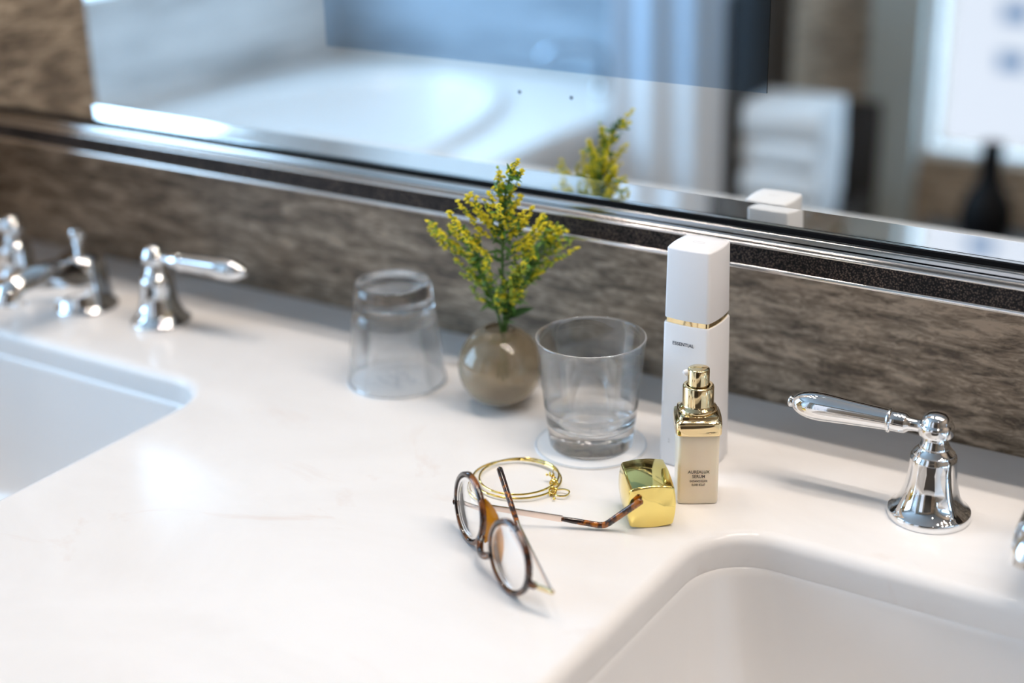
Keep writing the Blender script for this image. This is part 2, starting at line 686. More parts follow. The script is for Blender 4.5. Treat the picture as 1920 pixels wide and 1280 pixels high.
cab = thing('vanity_cabinet', 'dark wooden vanity cabinet carrying the white marble worktop', 'cabinet', (0, 0, FLOOR_Z))
CZ = -FLOOR_Z - THK
bm = bmesh.new()
box(bm, LEFT_X + .002, 0.54, 0.40, 0.42, 0.08, CZ)
box(bm, LEFT_X + .002, 0.54, 0.935, 0.952, 0.0, CZ)
box(bm, LEFT_X + .002, LEFT_X + .02, 0.40, 0.95, 0.0, CZ)
box(bm, 0.52, 0.54, 0.40, 0.95, 0.0, CZ)
box(bm, LEFT_X + .002, 0.54, 0.42, 0.95, 0.08, 0.10)
obj('body', bm, 'dark_wood', cab, smooth=False)
for k in range(4):
    x0 = LEFT_X + .01 + k * 0.44
    dr = obj('door', bbox(x0, x0 + 0.43, 0.382, 0.3995, 0.10, CZ - .02, 0.002), 'dark_wood', cab, smooth=False)
    bm = bmesh.new()
    hx = x0 + (0.40 if k % 2 == 0 else 0.03)
    lathe(bm, [(0, 0), (.008, 0), (.006, .01), (.011, .018), (.008, .025), (0, .026)], 16,
          Matrix.Translation((hx, 0.382, 0.6)) @ Matrix.Rotation(pi / 2, 4, 'X'))
    obj('knob', bm, 'nickel', dr)


def sink(s, label):
    x0, x1, y0, y1 = s
    z = -THK + 0.006
    def L(i, dz, r):
        return rrect(x0 + i, x1 - i, y0 + i, y1 - i, r, z + dz, 12)
    loops = [L(-.022, -.016, .06), L(-.022, -.0075, .06), L(-.004, -.0075, .045), L(-.0004, 0, .0425), L(.0004, -.0012, .043), L(.0012, -.006, .043), L(.006, -.04, .046),
             L(.014, -.08, .052), L(.022, -.105, .058), L(.034, -.122, .07), L(.052, -.134, .085), L(.08, -.141, .09), L(.12, -.145, .06)]
    cx, cy = (x0 + x1) / 2, (y0 + y1) / 2
    bm = bmesh.new()
    rows = loft(bm, loops, cap0=False, cap1=False)
    ring = [(cx + .022 * cos(2 * pi * i / 52 + pi / 4), cy + .022 * sin(2 * pi * i / 52 + pi / 4)) for i in range(52)]
    last = rows[-1]
    n = len(last)
    hole = []
    for v in last:
        a = math.atan2(v.co.y - cy, v.co.x - cx)
        hole.append(bm.verts.new((cx + .022 * cos(a), cy + .022 * sin(a), z - .150)))
    for i in range(n):
        j = (i + 1) % n
        bm.faces.new((last[i], last[j], hole[j], hole[i]))
    root = thing('undermount_sink', label, 'sink', (0, 0, 0))
    o = obj('basin', bm, 'porcelain', root, angle=60)
    so = o.modifiers.new('thick', 'SOLIDIFY')
    so.thickness = 0.002
    so.offset = -1
    bm = bmesh.new()
    lathe(bm, [(0, 0), (.014, 0), (.015, -.002), (.023, -.002), (.0245, .001), (.0225, .0025), (.0215, -.006), (.0, -.006)], 32,
          Matrix.Translation((cx, cy, z - .1485)))
    obj('drain', bm, 'chrome', root)


sink(RS, 'white rectangular sink below the worktop in front of the lone near lever')
sink(LS, 'white rectangular sink below the worktop in front of the blurred spout')

# ================================================================== MIRROR
mir = thing('wall_mirror', 'wide wall mirror with slanted glass edge, polished frame and brown shagreen leather inlay', 'mirror', (0, MIR_Y, 0.12))
MX0, MX1 = LEFT_X + .001, 0.62


def mbox(name, mat, y0, y1, z0, z1, x0=MX0, x1=MX1, bev=0):
    return obj(name, bbox(x0, x1, y0 - MIR_Y, y1 - MIR_Y, z0 - .12, z1 - .12, bev), mat, mir, smooth=False)


BT = 0.1664
mbox('glass_pane', 'mirror', MIR_Y, MIR_Y + .004, BT, 1.15)
# glass wedge of the bevelled edge with its own silvered back
bm = bmesh.new()
yb = (BT - 0.1522) * math.tan(radians(7.0))
for x in (MX0, MX1):
    for y, z in ((0, BT), (yb, 0.1522), (0.0046, 0.1522), (0.0046, BT)):
        bm.verts.new((x, y, z - .12))
bm.verts.ensure_lookup_table()
v = bm.verts
for i in range(4):
    j = (i + 1) % 4
    bm.faces.new((v[i], v[j], v[j + 4], v[i + 4]))
bm.faces.new((v[0], v[1], v[2], v[3])); bm.faces.new((v[4], v[5], v[6], v[7]))
obj('bevel_edge', bm, 'glass', mir, smooth=False)
mbox('bevel_silvering', 'mirror', MIR_Y + .0048, MIR_Y + .0056, 0.1523, BT)
mbox('backing_box', 'dark_wood', MIR_Y + .0062, WALL_Y - .0005, 0.124, 1.15)
mbox('shadow_gap', 'black', MIR_Y - .0015, MIR_Y + .006, 0.1490, 0.15215)


def moulding(name, mat, prof):
    """(y, z) outline run along the mirror"""
    bm = bmesh.new()
    a = [bm.verts.new((MX0, y - MIR_Y, z - .12)) for y, z in prof]
    b = [bm.verts.new((MX1, y - MIR_Y, z - .12)) for y, z in prof]
    n = len(prof)
    for i in range(n):
        j = (i + 1) % n
        bm.faces.new((a[i], a[j], b[j], b[i]))
    bm.faces.new(a); bm.faces.new(b)
    return obj(name, bm, mat, mir, angle=50)


def bead(y, z0, z1, depth=.002):
    zc, h = (z0 + z1) / 2, (z1 - z0) / 2
    return [(y + .012, z0)] + [(y + depth - depth * cos(a), zc + h * sin(a)) for a in [(-pi / 2 + pi * k / 10) for k in range(11)]] + [(y + .012, z1)]


moulding('lower_bead', 'nickel', bead(.8830, .1236, .1274, .0022))
mbox('leather_inlay', 'leather', .8855, .8985, .1270, .1402)
moulding('upper_bead', 'nickel', bead(.8835, .1398, .1424, .0016))
moulding('cove_strip', 'nickel_dark', [(.8985, .1424)] + [(.8850 + .004 * sin(a), .1424 + .0026 * (1 - cos(a))) for a in [k * pi / 2 / 6 for k in range(7)]] + [(.8985, .1450)])
mbox('groove', 'black', .8905, .8985, .1450, .1458)
moulding('inner_rail', 'nickel_dark', [(.8985, .1458), (.8893, .1458), (.8889, .1462), (.8894, .1490), (.8900, .1496), (.8985, .1496)])
# television set into the mirror
tv = obj('television_screen', bbox(-0.7478, -0.3826, -.0006, .0002, .241 - .12, .45 - .12), 'tv', mir, smooth=False)
tv['label'] = 'blue tinted television screen set into the mirror'
for px, pz in ((-.5726, .2228), (-.5296, .2230)):
    bm = bmesh.new()
    lathe(bm, [(0, 0), (.0014, 0), (.0014, .0004), (0, .0006)], 16, Matrix.Translation((px, 0, pz - .12)) @ Matrix.Rotation(pi / 2, 4, 'X'))
    obj('infrared_sensor', bm, plain('sensor grey', color=(0.25, 0.33, 0.42), rough=0.4), mir)


# ================================================================== TAPS
def tap_handle(x, y, side, label):
    """side -1: lever points to -x"""
    root = thing('tap_lever', label, 'tap', (x, y, 0), radians(3) if side < 0 else pi + radians(5.5), 'chrome tap levers')
    bm = bmesh.new()
    lathe(bm, [(0, 0), (.0252, 0), (.0256, .0006), (.0256, .0046), (.0251, .0054), (.0238, .0060), (.0206, .0100), (.0182, .0145), (.0164, .0205),
               (.0152, .0270), (.0145, .0345), (.0143, .0395), (.0139, .0418), (.0128, .0428), (.0128, .0440), (.0116, .0450), (.0102, .0470),
               (.0099, .0474), (0, .0474)], 64)
    obj('base', bm, 'chrome', root, angle=50)
    bm = bmesh.new()
    lathe(bm, [(0, .0470), (.0092, .0470), (.0094, .0482), (.0086, .0500), (.0077, .0525), (.0075, .0548), (.0088, .0556), (.0104, .0562), (.0108, .0576),
               (.0108, .0618), (.0104, .0632), (.0094, .0640), (.0091, .0648), (.0089, .0664), (.0076, .0688), (.0048, .0706), (0, .0713)], 64)
    obj('hub', bm, 'chrome', root, angle=50)
    bm = bmesh.new()
    lathe(bm, [(0, .007), (.0042, .007), (.0040, .0125), (.0046, .0165), (.0062, .0185), (.0066, .0192), (.0066, .0275), (.0076, .0278), (.0080, .0284), (.0080, .0292), (.0076, .0298),
               (.0068, .0302), (.0073, .040), (.0081, .054), (.0089, .066), (.0093, .072), (.0093, .077), (.0089, .081), (.0079, .085), (.0065, .088), (.0050, .0902),
               (.0037, .0913), (.0033, .0918), (.0039, .0923), (.0040, .0934), (.0032, .0944), (0, .0948)], 64,
          Matrix.Translation((0, 0, .0598)) @ Matrix.Rotation(-pi / 2, 4, 'Y'))
    obj('lever', bm, 'chrome', root, angle=50)
    return root


tap_handle(-.237, .838, -1, 'chrome tap lever in sharp focus beside the near sink, pointing left')
tap_handle(-.905, .842, 1, 'blurred chrome tap lever pointing right towards the upturned tumbler')
tap_handle(-1.082, .842, -1, 'blurred chrome tap lever at the far end beyond the dark spout')


def spout(x, y, label):
    root = thing('tap_spout', label, 'tap', (x, y, 0), 0, 'chrome tap spouts')
    bm = bmesh.new()
    lathe(bm, [(0, 0), (.0272, 0), (.0278, .001), (.0278, .0038), (.0268, .0048), (.0254, .006), (.0236, .012), (.0224, .020), (.0216, .030),
               (.0208, .040), (.0200, .0455), (.0180, .0490), (.0110, .0515), (0, .0520)], 64)
    obj('base', bm, 'chrome', root, angle=50)
    pts = smooth_path([(0, .004, .0285), (0, -.015, .0315), (0, -.035, .0360), (0, -.055, .0395), (0, -.070, .0400), (0, -.078, .0360), (0, -.080, .0290)], 6)
    n = len(pts)
    bm = bmesh.new()
    tube(bm, pts, [.0212 - .0078 * min(1, i / (n * .75)) for i in range(n)], 28)
    obj('spout', bm, 'chrome', root, angle=50)
    bm = bmesh.new()
    lathe(bm, [(0, .050), (.0042, .050), (.0040, .058), (.0052, .0595), (.0052, .061), (.0040, .0625), (.0048, .0645), (.0068, .0670), (.0072, .0700), (.0060, .0730), (0, .0745)], 28)
    obj('lift_knob', bm, 'chrome', root, angle=50)


spout(-.992, .838, 'dark chrome spout with a lift knob behind the far sink')
spout(-.154, .838, 'chrome spout cut off by the right edge, behind the near sink')


# ================================================================== COASTERS AND TUMBLERS
def coaster(x, y, r, rz, label):
    root = thing('paper_coaster', label, 'coaster', (x, y, 0), rz, 'paper coasters')
    bm = bmesh.new()
    lathe(bm, [(0, 0.0001), (r, 0.0001), (r, .0011), (r - .0006, .0013), (0, .0013)], 72)
    obj('disc', bm, 'paper', root, angle=30).cycles.is_caustics_receiver = True
    bm = bmesh.new()
    tube(bm, [(( r - .0007) * cos(2 * pi * i / 72), (r - .0007) * sin(2 * pi * i / 72), .00125) for i in range(72)], .00035, 6, True)
    obj('printed_rim', bm, 'coaster_rim', root)
    # slate script monogram
    S = [smooth_path([(-.009, -.006, 0), (-.005, .001, 0), (-.002, .008, 0), (-.0035, .004, 0), (-.006, -.004, 0)], 6),
         smooth_path([(-.010, .005, 0), (-.004, .0092, 0), (.004, .008, 0), (.0065, .0045, 0), (.003, .001, 0), (-.003, .0006, 0)], 6),
         smooth_path([(-.001, .001, 0), (.003, -.002, 0), (.006, -.006, 0), (.010, -.0068, 0), (.0135, -.004, 0)], 6),
         smooth_path([(.007, .006, 0), (.011, .008, 0), (.014, .0055, 0), (.0115, .002, 0), (.008, .0035, 0)], 6),
         smooth_path([(-.014, -.0085, 0), (-.004, -.0105, 0), (.006, -.0098, 0), (.015, -.008, 0)], 6)]
    bm = bmesh.new()
    for p in S:
        tube(bm, [q + Vector((0, 0, .00135)) for q in p], .00042, 5, squash=.4)
    obj('printed_monogram', bm, 'ink', root)


def tumbler(x, y, z, flip, label):
    R1, R0, Hh, t, base = .0380, .0290, .0800, .0016, .0150
    def ro(zz):
        return R0 + (R1 - R0) * (zz / Hh)
    prof = [(0, .0012), (R0 - .006, .0010), (R0 - .003, 0), (R0 - .0012, .0003), (R0, .0018)]
    prof += [(ro(zz), zz) for zz in (.008, .016, .03, .045, .06, .072)]
    prof += [(R1 - .0001, Hh - .0010), (R1 - .0004, Hh - .0002), (R1 - t / 2, Hh), (R1 - t + .0003, Hh - .0002), (R1 - t, Hh - .001)]
    prof += [(ro(zz) - t, zz) for zz in (.072, .06, .045, .032)]
    prof += [(ro(.025) - t - .0003, .025), (ro(.020) - t - .0012, .0202), (ro(.018) - t - .003, .0172), (ro(.016) - .008, .0155), (.012, .0148), (0, .0146)]
    bm = bmesh.new()
    lathe(bm, prof, 96)
    o = obj('tumbler', bm, 'tumbler_base', angle=None)
    for k_ in ('tumbler_wall', 'tumbler_floor', 'tumbler_foot'):
        o.data.materials.append(MT[k_])
    for f in o.data.polygons:
        if .0235 < f.center.z < .0775:
            f.material_index = 1
        elif f.center.z < .0235 and abs(f.normal.z) > .8:
            f.material_index = 2 if f.center.z > .008 else 3
    if flip:
        o.rotation_euler = (pi, 0, 0)
        o.location = (x, y, z + Hh)
    else:
        o.location = (x, y, z)
    return tag(o, label, 'tumbler', 'clear glass tumblers')


coaster(-.4703, .8195, .0390, -.45, 'white paper coaster under the upright tumbler, wider than its base')
tumbler(-.4703, .8200, .0014, False, 'clear glass tumbler standing upright beside the taupe vase')
coaster(-.6560, .8440, .0385, -.3, 'white paper coaster hidden under the upturned tumbler')
tumbler(-.6560, .8440, .0014, True, 'clear glass tumbler standing upside down left of the vase')

# ================================================================== VASE AND FLOWERS
VC = Vector((-.5625, .8470, 0))
VR = .0312
bm = bmesh.new()
prof = [(0, .0004), (.010, .0002)]
a0, a1 = math.acos(.0115 / VR), 0
prof = [(0, .0008), (.0095, .0008)]
zc = .0308
for k in range(1, 30):
    a = -math.asin((zc - .0008) / VR) + .34 + k * (math.radians(68) + math.asin((zc - .0008) / VR) - .34) / 29
    prof.append((VR * cos(a), zc + VR * sin(a)))
prof += [(.0114, .0602), (.0111, .0606), (.0104, .0606), (.0100, .0600)]
ri = VR - .0028
for k in range(0, 28):
    a = math.radians(66) - k * (math.radians(66) + math.radians(84)) / 27
    prof.append((ri * cos(a), zc + ri * sin(a)))
prof.append((0, zc - ri))
lathe(bm, prof, 72)
vase = obj('bud_vase', bm, 'vase', angle=60, loc=VC)
tag(vase, 'round smoky taupe glass bud vase holding the yellow flower sprigs', 'vase')

STEMS = {
    'A': ([(-0.56, 0.8462, 0.02), (-0.5583, 0.847, 0.0656), (-0.5527, 0.8381, 0.1037), (-0.5467, 0.8305, 0.1385), (-0.5399, 0.8252, 0.1678), (-0.5329, 0.8233, 0.1872), (-0.5284, 0.8244, 0.193)],
          [(-0.5461, 0.8262, 0.1847), (-0.5323, 0.8322, 0.1828), (-0.5224, 0.8215, 0.1905), (-0.5479, 0.8158, 0.1729), (-0.5354, 0.8393, 0.167), (-0.5454, 0.8207, 0.175), (-0.5671, 0.8082, 0.1647), (-0.5588, 0.8266, 0.1525), (-0.5378, 0.8248, 0.1549), (-0.5253, 0.851, 0.1508), (-0.5321, 0.8395, 0.1502), (-0.5736, 0.8048, 0.1586), (-0.5263, 0.8395, 0.1587), (-0.5585, 0.8115, 0.1635), (-0.5335, 0.8263, 0.159), (-0.5407, 0.8142, 0.1631), (-0.5387, 0.8316, 0.1682), (-0.5462, 0.8251, 0.144), (-0.5171, 0.8405, 0.1537)], 0.9,
          'tallest yellow goldenrod sprig at the centre of the taupe vase'),
    'B': ([(-0.557, 0.848, 0.022), (-0.5606, 0.8456, 0.0648), (-0.5627, 0.8386, 0.0856), (-0.5652, 0.8316, 0.1056), (-0.5668, 0.825, 0.1252), (-0.5704, 0.818, 0.1423)],
          [(-0.5936, 0.8058, 0.148), (-0.5927, 0.8185, 0.136), (-0.5645, 0.811, 0.1375), (-0.5826, 0.8237, 0.1171), (-0.5717, 0.8294, 0.1207), (-0.5554, 0.8246, 0.1225), (-0.5774, 0.809, 0.1476), (-0.5765, 0.8206, 0.125), (-0.5583, 0.8198, 0.1398), (-0.5789, 0.8352, 0.1082), (-0.5675, 0.8139, 0.1439), (-0.5684, 0.8361, 0.0976), (-0.5734, 0.837, 0.1006)], 0.62,
          'goldenrod sprig leaning left out of the taupe vase over the upturned tumbler'),
    'C': ([(-0.563, 0.844, 0.022), (-0.5564, 0.8485, 0.0655), (-0.5502, 0.8531, 0.0832), (-0.5438, 0.858, 0.1011), (-0.5375, 0.8628, 0.1188), (-0.531, 0.8685, 0.1301)],
          [(-0.529, 0.8641, 0.1404), (-0.5161, 0.8659, 0.1367), (-0.5211, 0.8838, 0.1245), (-0.5237, 0.8709, 0.1227), (-0.5393, 0.8708, 0.1138), (-0.5287, 0.867, 0.1102), (-0.5238, 0.8662, 0.1379), (-0.5449, 0.8678, 0.1242), (-0.5374, 0.8622, 0.103), (-0.5438, 0.8554, 0.1319), (-0.5202, 0.8712, 0.1271)], 0.5,
          'greenish goldenrod sprig leaning right out of the vase towards the mirror'),
    'D': ([(-0.56, 0.847, 0.03), (-0.5575, 0.848, 0.0642), (-0.5517, 0.8446, 0.0816), (-0.5449, 0.8418, 0.0999), (-0.5385, 0.8393, 0.1138)],
          [(-0.5311, 0.8348, 0.1195), (-0.5407, 0.8405, 0.1075), (-0.5433, 0.8314, 0.107), (-0.5352, 0.8403, 0.0941), (-0.539, 0.8504, 0.1083), (-0.5386, 0.8292, 0.1168), (-0.5499, 0.8355, 0.099), (-0.5334, 0.8449, 0.101), (-0.5437, 0.8431, 0.0937), (-0.5525, 0.8291, 0.0985), (-0.5569, 0.8321, 0.0888)], 0.55,
          'short goldenrod sprig low at the front of the taupe vase'),
}


def blossom(bm, c, r, d):
    """a small star of five petals around direction d"""
    d = d.normalized()
    s = d.orthogonal().normalized()
    u = d.cross(s)
    top = bm.verts.new(c + d * r * .55)
    low = bm.verts.new(c - d * r * .5)
    ph = random.random() * 6
    rim = []
    for k in range(10):
        a = ph + 2 * pi * k / 10
        q = r if k % 2 == 0 else r * .45
        rim.append(bm.verts.new(c + (s * cos(a) + u * sin(a)) * q + d * (r * .25 if k % 2 == 0 else 0)))
    for k in range(10):
        j = (k + 1) % 10
        bm.faces.new((rim[k], rim[j], top))
        bm.faces.new((rim[j], rim[k], low))


def leaf(bm, base, d, n, ln, wd):
    d = d.normalized()
    s = d.cross(n).normalized()
    n = s.cross(d)
    L, Rr, C = [], [], []
    for i in range(6):
        t = i / 5
        wdt = wd * math.sin(pi * min(1, .08 + t * .92)) ** .8 * (1 - .25 * t)
        c = base + d * ln * t - n * ln * .25 * t * t
        C.append(bm.verts.new(c))
        L.append(bm.verts.new(c - s * wdt + n * wdt * .35))
        Rr.append(bm.verts.new(c + s * wdt + n * wdt * .35))
    for i in range(5):
        bm.faces.new((L[i], C[i], C[i + 1], L[i + 1]))
        bm.faces.new((C[i], Rr[i], Rr[i + 1], C[i + 1]))


def sprig(key):
    pts, ends, yellow, label = STEMS[key]
    root = thing('goldenrod_sprig', label, 'flower', pts[0], 0, 'goldenrod sprigs in the vase')
    o0 = Vector(pts[0])
    P = [p - o0 for p in smooth_path(pts, 8)]
    n = len(P)
    bs, bb, bp, bl = bmesh.new(), bmesh.new(), bmesh.new(), bmesh.new()
    tube(bs, P, [.00125 - .0008 * i / (n - 1) for i in range(n)], 6)
    def rv():
        return Vector((random.uniform(-1, 1), random.uniform(-1, 1), random.uniform(-1, 1)))
    for e in ends:
        for rep in range(2):
            E = Vector(e) - o0
            if rep:
                E = E + rv() * .008
            # attach lower down the stem than the tip of the branch
            dist = min((E - p).length for p in P)
            best = min(range(n), key=lambda i: abs((E - P[i]).length - (dist * 1.35 + .004)) + (0 if P[i].z < E.z else .02) + (0 if P[i].z + o0.z > .064 else 1))
            A = P[best]
            mid = A.lerp(E, .5) + Vector((0, 0, -.12 * (E - A).length)) + rv() * .0012
            br = smooth_path([A, mid, E], 5)
            tube(bs, br, [.00048 - .00022 * i / (len(br) - 1) for i in range(len(br))], 5)
            L = (E - A).length
            m = max(6, int(L * 760))
            for q in range(m):
                t = .30 + .70 * (q + random.random()) / m
                f = t * (len(br) - 1)
                i = min(int(f), len(br) - 2)
                c = br[i].lerp(br[i + 1], f - i)
                off = rv().normalized() * random.uniform(.0006, .0032) * (1.15 - .4 * t)
                off.z = abs(off.z) * .8
                p = c + off
                up = (off + Vector((0, 0, .002))).normalized()
                tube(bs, [c, p], .00018, 4)
                if random.random() < yellow * (.45 + .55 * min(1, max(0, (p.z + o0.z - .095) / .04))):
                    blossom(bp, p, random.uniform(.0012, .0025), up)
                else:
                    ball(bb, p, random.uniform(.0006, .0013), 6, 4)
            for q in range(5):
                i = random.randrange(0, len(br) - 1)
                leaf(bl, br[i], (rv() + Vector((0, 0, .4))), rv(), random.uniform(.004, .009), random.uniform(.0007, .0014))
    for q in range(46):
        i = random.randrange(int(n * .25), int(n * .85))
        if P[i].z + o0.z < .066:
            continue
        leaf(bl, P[i], rv() * .9 + Vector((0, 0, .5)), rv(), random.uniform(.006, .012), random.uniform(.0009, .0018))
    obj('stem', bs, 'stem', root)
    f = obj('blossoms', bp, 'petal', root, smooth=False); f['kind'] = 'stuff'
    f = obj('buds', bb, 'bud', root); f['kind'] = 'stuff'
    f = obj('leaves', bl, 'leaf', root); f['kind'] = 'stuff'
    if key in 'DA':
        for q, (b, d, ln) in enumerate({'D': [((-.5570, .8478, .068), (.7, .3, .5), .022), ((-.5565, .8478, .070), (.3, -.5, .8), .016)],
                                        'A': [((-.5587, .8472, .072), (-.25, .0, 1.), .020), ((-.5586, .8472, .080), (-.5, -.2, .7), .014)]}[key]):
            bm = bmesh.new()
            leaf(bm, Vector(b) - o0, Vector(d), Vector((-.4, -.8, .6)), ln, .0042)
            obj('leaf', bm, 'leaf_dark', root)


for k in 'ABCD':
    sprig(k)

# ================================================================== TALL WHITE BOTTLE
wb = thing('lotion_bottle', 'tall square white lotion bottle with a thin gold band below its cap', 'bottle', (-.3997, .8370, 0), radians(0))


def prism(name, mat, parent, rows, bulge, rc, cap0=True, cap1=True, angle=35):
    """rows: (half side, z)"""
    bm = bmesh.new()
    loft(bm, [squircle(a, bulge, min(rc, a * .5), 10, 5, z) for a, z in rows], cap0, cap1)
    return obj(name, bm, mat, parent, angle=angle)


prism('body', 'white_plastic', wb, [(.0166, 0), (.0174, .0006), (.0176, .002), (.0166, .1015), (.0163, .1022), (.0158, .1024)], .0012, .0026)
band = prism('band', 'gold_pale', wb, [(.0152, .1020), (.0156, .1024), (.0156, .1056), (.0152, .1058)], .0012, .0026)
band['label'] = 'thin gold band'
prism('cap', 'white_plastic', wb, [(.0156, .1056), (.0161, .1058), (.0162, .1066), (.0156, .1524), (.0154, .1531), (.0149, .1536), (.012, .1541), (.006, .1544)], .0012, .0026)
bm = bmesh.new()
for sx in (-1, 1):
    tube(bm, [(sx * .0016 + .0024 * cos(a), .0016 * sin(a), .15435) for a in [radians((40 if sx > 0 else 220) + 280 * k / 20) - (pi if sx > 0 else pi) for k in range(21)]], .00022, 5, squash=.4)
obj('embossed_mark', bm, 'emboss', wb)
text('printed_lettering', 'ESSENTIAL', .0033, wb, 'print_blue', (-.0008, -.01835, .0895), (pi / 2, 0, 0))
text('printed_lettering', 'A\nA', .0019, wb, 'emboss', (-.0104, -.0186, .0185), (pi / 2, 0, 0), align='LEFT')

# ================================================================== SERUM PUMP BOTTLE
sb = thing('serum_bottle', 'small cream serum bottle with a gold pump, cap removed', 'bottle', (-.3748, .7893, 0), radians(31))
prism('body', 'serum', sb, [(.0118, 0), (.0126, .0005), (.0130, .002), (.0131, .030), (.0132, .0480), (.0126, .0492)], .0004, .0024)
prism('collar', 'gold_pale', sb, [(.0130, .0486), (.0141, .0488), (.0144, .0496), (.0145, .0560), (.0142, .0574), (.0133, .0582), (.0127, .0586), (.0126, .0602), (.0122, .0610),
                                  (.0110, .0616)], .0006, .0030)
bm = bmesh.new()
lathe(bm, [(0, .0606), (.0118, .0612), (.0124, .0622), (.0121, .0634), (.0110, .0642), (.0104, .0648), (.0100, .0652), (.0099, .0660), (.0099, .0772), (.0096, .0781), (.0090, .0785), (.0076, .0783), (.0074, .075), (0, .075)], 56)
obj('pump_sleeve', bm, 'gold_pale', sb, angle=45)
bm = bmesh.new()
lathe(bm, [(0, .075), (.0069, .075), (.0069, .0885), (.0067, .0892), (.0062, .0895), (.003, .0898), (0, .0899)], 48)
obj('pump_head', bm, 'gold_pale', sb, angle=45)
bm = bmesh.new()
nz = Vector((-cos(radians(28)), -sin(radians(28)), 0)); nz.rotate(Matrix.Rotation(0, 3, 'Z'))
tube(bm, [Vector((-.0058, .001, .0858)), Vector((-.0076, .001, .0860)), Vector((-.0090, .001, .0858)), Vector((-.0096, .001, .0854))], [.0020, .0021, .0018, .0010], 14)
obj('nozzle', bm, 'white_plastic', sb)
for s, size, sx, z in (('AUREALUX', .0030, .90, .0233), ('SERUM', .0030, .90, .0201), ('RADIANCE ELIXIR', .0023, .62, .0168), ('ELIXIR ECLAT', .0023, .62, .0142)):
    text('printed_lettering', s, size, sb, 'print_grey', (.0003, -.01360, z), (pi / 2, 0, 0)).scale.x = sx

# ================================================================== GOLD CAP
gc = thing('bottle_cap', 'square gold bottle cap lying on its side against the serum bottle', 'cap', (-.3784, .7352, .0150), radians(39))
bm = bmesh.new()
rows = [(.0128, -.0001), (.0134, .0001), (.0137, .0005), (.0138, .0012), (.0142, .012), (.0143, .020), (.0139, .0330), (.0136, .0338), (.0128, .0338), (.0128, .020), (.0126, .004)]
lp = []
for a, z in rows:
    lp.append([(x, z, y) for x, y, _ in squircle(a, .0013, .0020, 10, 5)])
loft(bm, lp, True, True)
cs = obj('cap_shell', bm, 'gold', gc, angle=35)
cs.rotation_euler.x = radians(4.5)

# ================================================================== BANGLES
def bangle(cx, cy, rx, ry, rot, z0, tilt, knot, seed, label):
    rnd = random.Random(seed)
    root = thing('wire_bangle', label, 'bangle', (cx, cy, 0), rot, 'gold wire bangles')
    pts = []
    N = 96
    for i in range(N):
        a = 2 * pi * i / N
        pts.append((rx * cos(a), ry * sin(a), z0 + .0007 + tilt * (1 + sin(a + 1.0)) * .5))
    bm = bmesh.new()
    tube(bm, pts, .00068, 8, True)
    obj('hoop', bm, 'gold_wire', root)
    # wrapped knot where the wire ends cross, a small loop and a beaded pin
    ka = knot
    K = Vector((rx * cos(ka), ry * sin(ka), z0 + .0012))
    bm = bmesh.new()
    for q in range(4):
        ax = Vector((rnd.uniform(-1, 1), rnd.uniform(-1, 1), rnd.uniform(-.3, 1))).normalized()
        s = ax.orthogonal().normalized(); u = ax.cross(s)
        rr = rnd.uniform(.0016, .0026)
        c = K + Vector((rnd.uniform(-1, 1), rnd.uniform(-1, 1), rnd.uniform(.2, 1))) * .0012
        tube(bm, [c + (s * cos(t) + u * sin(t)) * rr for t in [2 * pi * k / 20 for k in range(20)]], .00045, 6, True)
    for q in range(7):
        ball(bm, K + Vector((rnd.uniform(-1, 1) * .0028, rnd.uniform(-1, 1) * .0028, rnd.uniform(0, 1) * .0026)), rnd.uniform(.0006, .0009), 10, 6)
    obj('knot', bm, 'gold_wire', root)
    return root, K


b1, K1 = bangle(-.4850, .7462, .0305, .0268, 0.0, .0010, .0018, -.16, 3, 'larger gold wire bangle, its knot ending in an open side loop')
bm = bmesh.new()
c0 = K1 + Vector((.0060, .0012, .0004))
tube(bm, smooth_path([K1 + Vector((.0005, -.001, 0)), c0 + Vector((.0005, -.0040, 0)), c0 + Vector((.0045, -.0008, 0)), c0 + Vector((.0038, .0042, .0004)), c0 + Vector((-.001, .0050, .0004)), K1 + Vector((0, .003, .0003))], 8), .00055, 7)
obj('end_loop', bm, 'gold_wire', b1)
bm = bmesh.new()
p0 = K1 + Vector((.0010, -.0010, .0006)); p1 = K1 + Vector((.0052, -.0062, -.0003))
tube(bm, [p0, p1], .00030, 6); ball(bm, p1, .0010, 12, 8)
obj('beaded_pin', bm, 'gold_wire', b1)
b2, K2 = bangle(-.4845, .7484, .0265, .0262, 0.0, .0024, .0012, .10, 5, 'smaller gold wire bangle overlapping the other, its knot turned inward')
bm = bmesh.new()
Kb = K2 + Vector((-.0062, .0068, .0016))
tube(bm, smooth_path([K2, K2 + Vector((-.0030, .0016, .0004)), Kb, K2 + Vector((-.0035, .0058, .0008)), K2 + Vector((0, .003, .0004))], 8), .00055, 7)
rnd = random.Random(9)
for q in range(8):
    ball(bm, Kb + Vector((rnd.uniform(-1, 1), rnd.uniform(-1, 1), rnd.uniform(-.4, 1))) * .0018, rnd.uniform(.0006, .0009), 10, 6)
tube(bm, [Kb, Kb + Vector((.0006, .0012, .0058))], .00028, 6)
ball(bm, Kb + Vector((-.0034, -.0014, .0002)), .0009, 12, 8)
tube(bm, [Kb, Kb + Vector((-.0034, -.0014, .0002))], .00028, 6)
obj('end_loop', bm, 'gold_wire', b2)

# ================================================================== EYEGLASSES (lying upside down, arms half folded)
CL, CR = Vector((-.4672, .6656, .0229)), Vector((-.4143, .6282, .0229))
mid = (CL + CR) / 2
eg = thing('eyeglasses', 'round tortoiseshell eyeglasses upside down with metal arms half folded', 'glasses', (mid.x, mid.y, 0))
AZ = radians(-31)


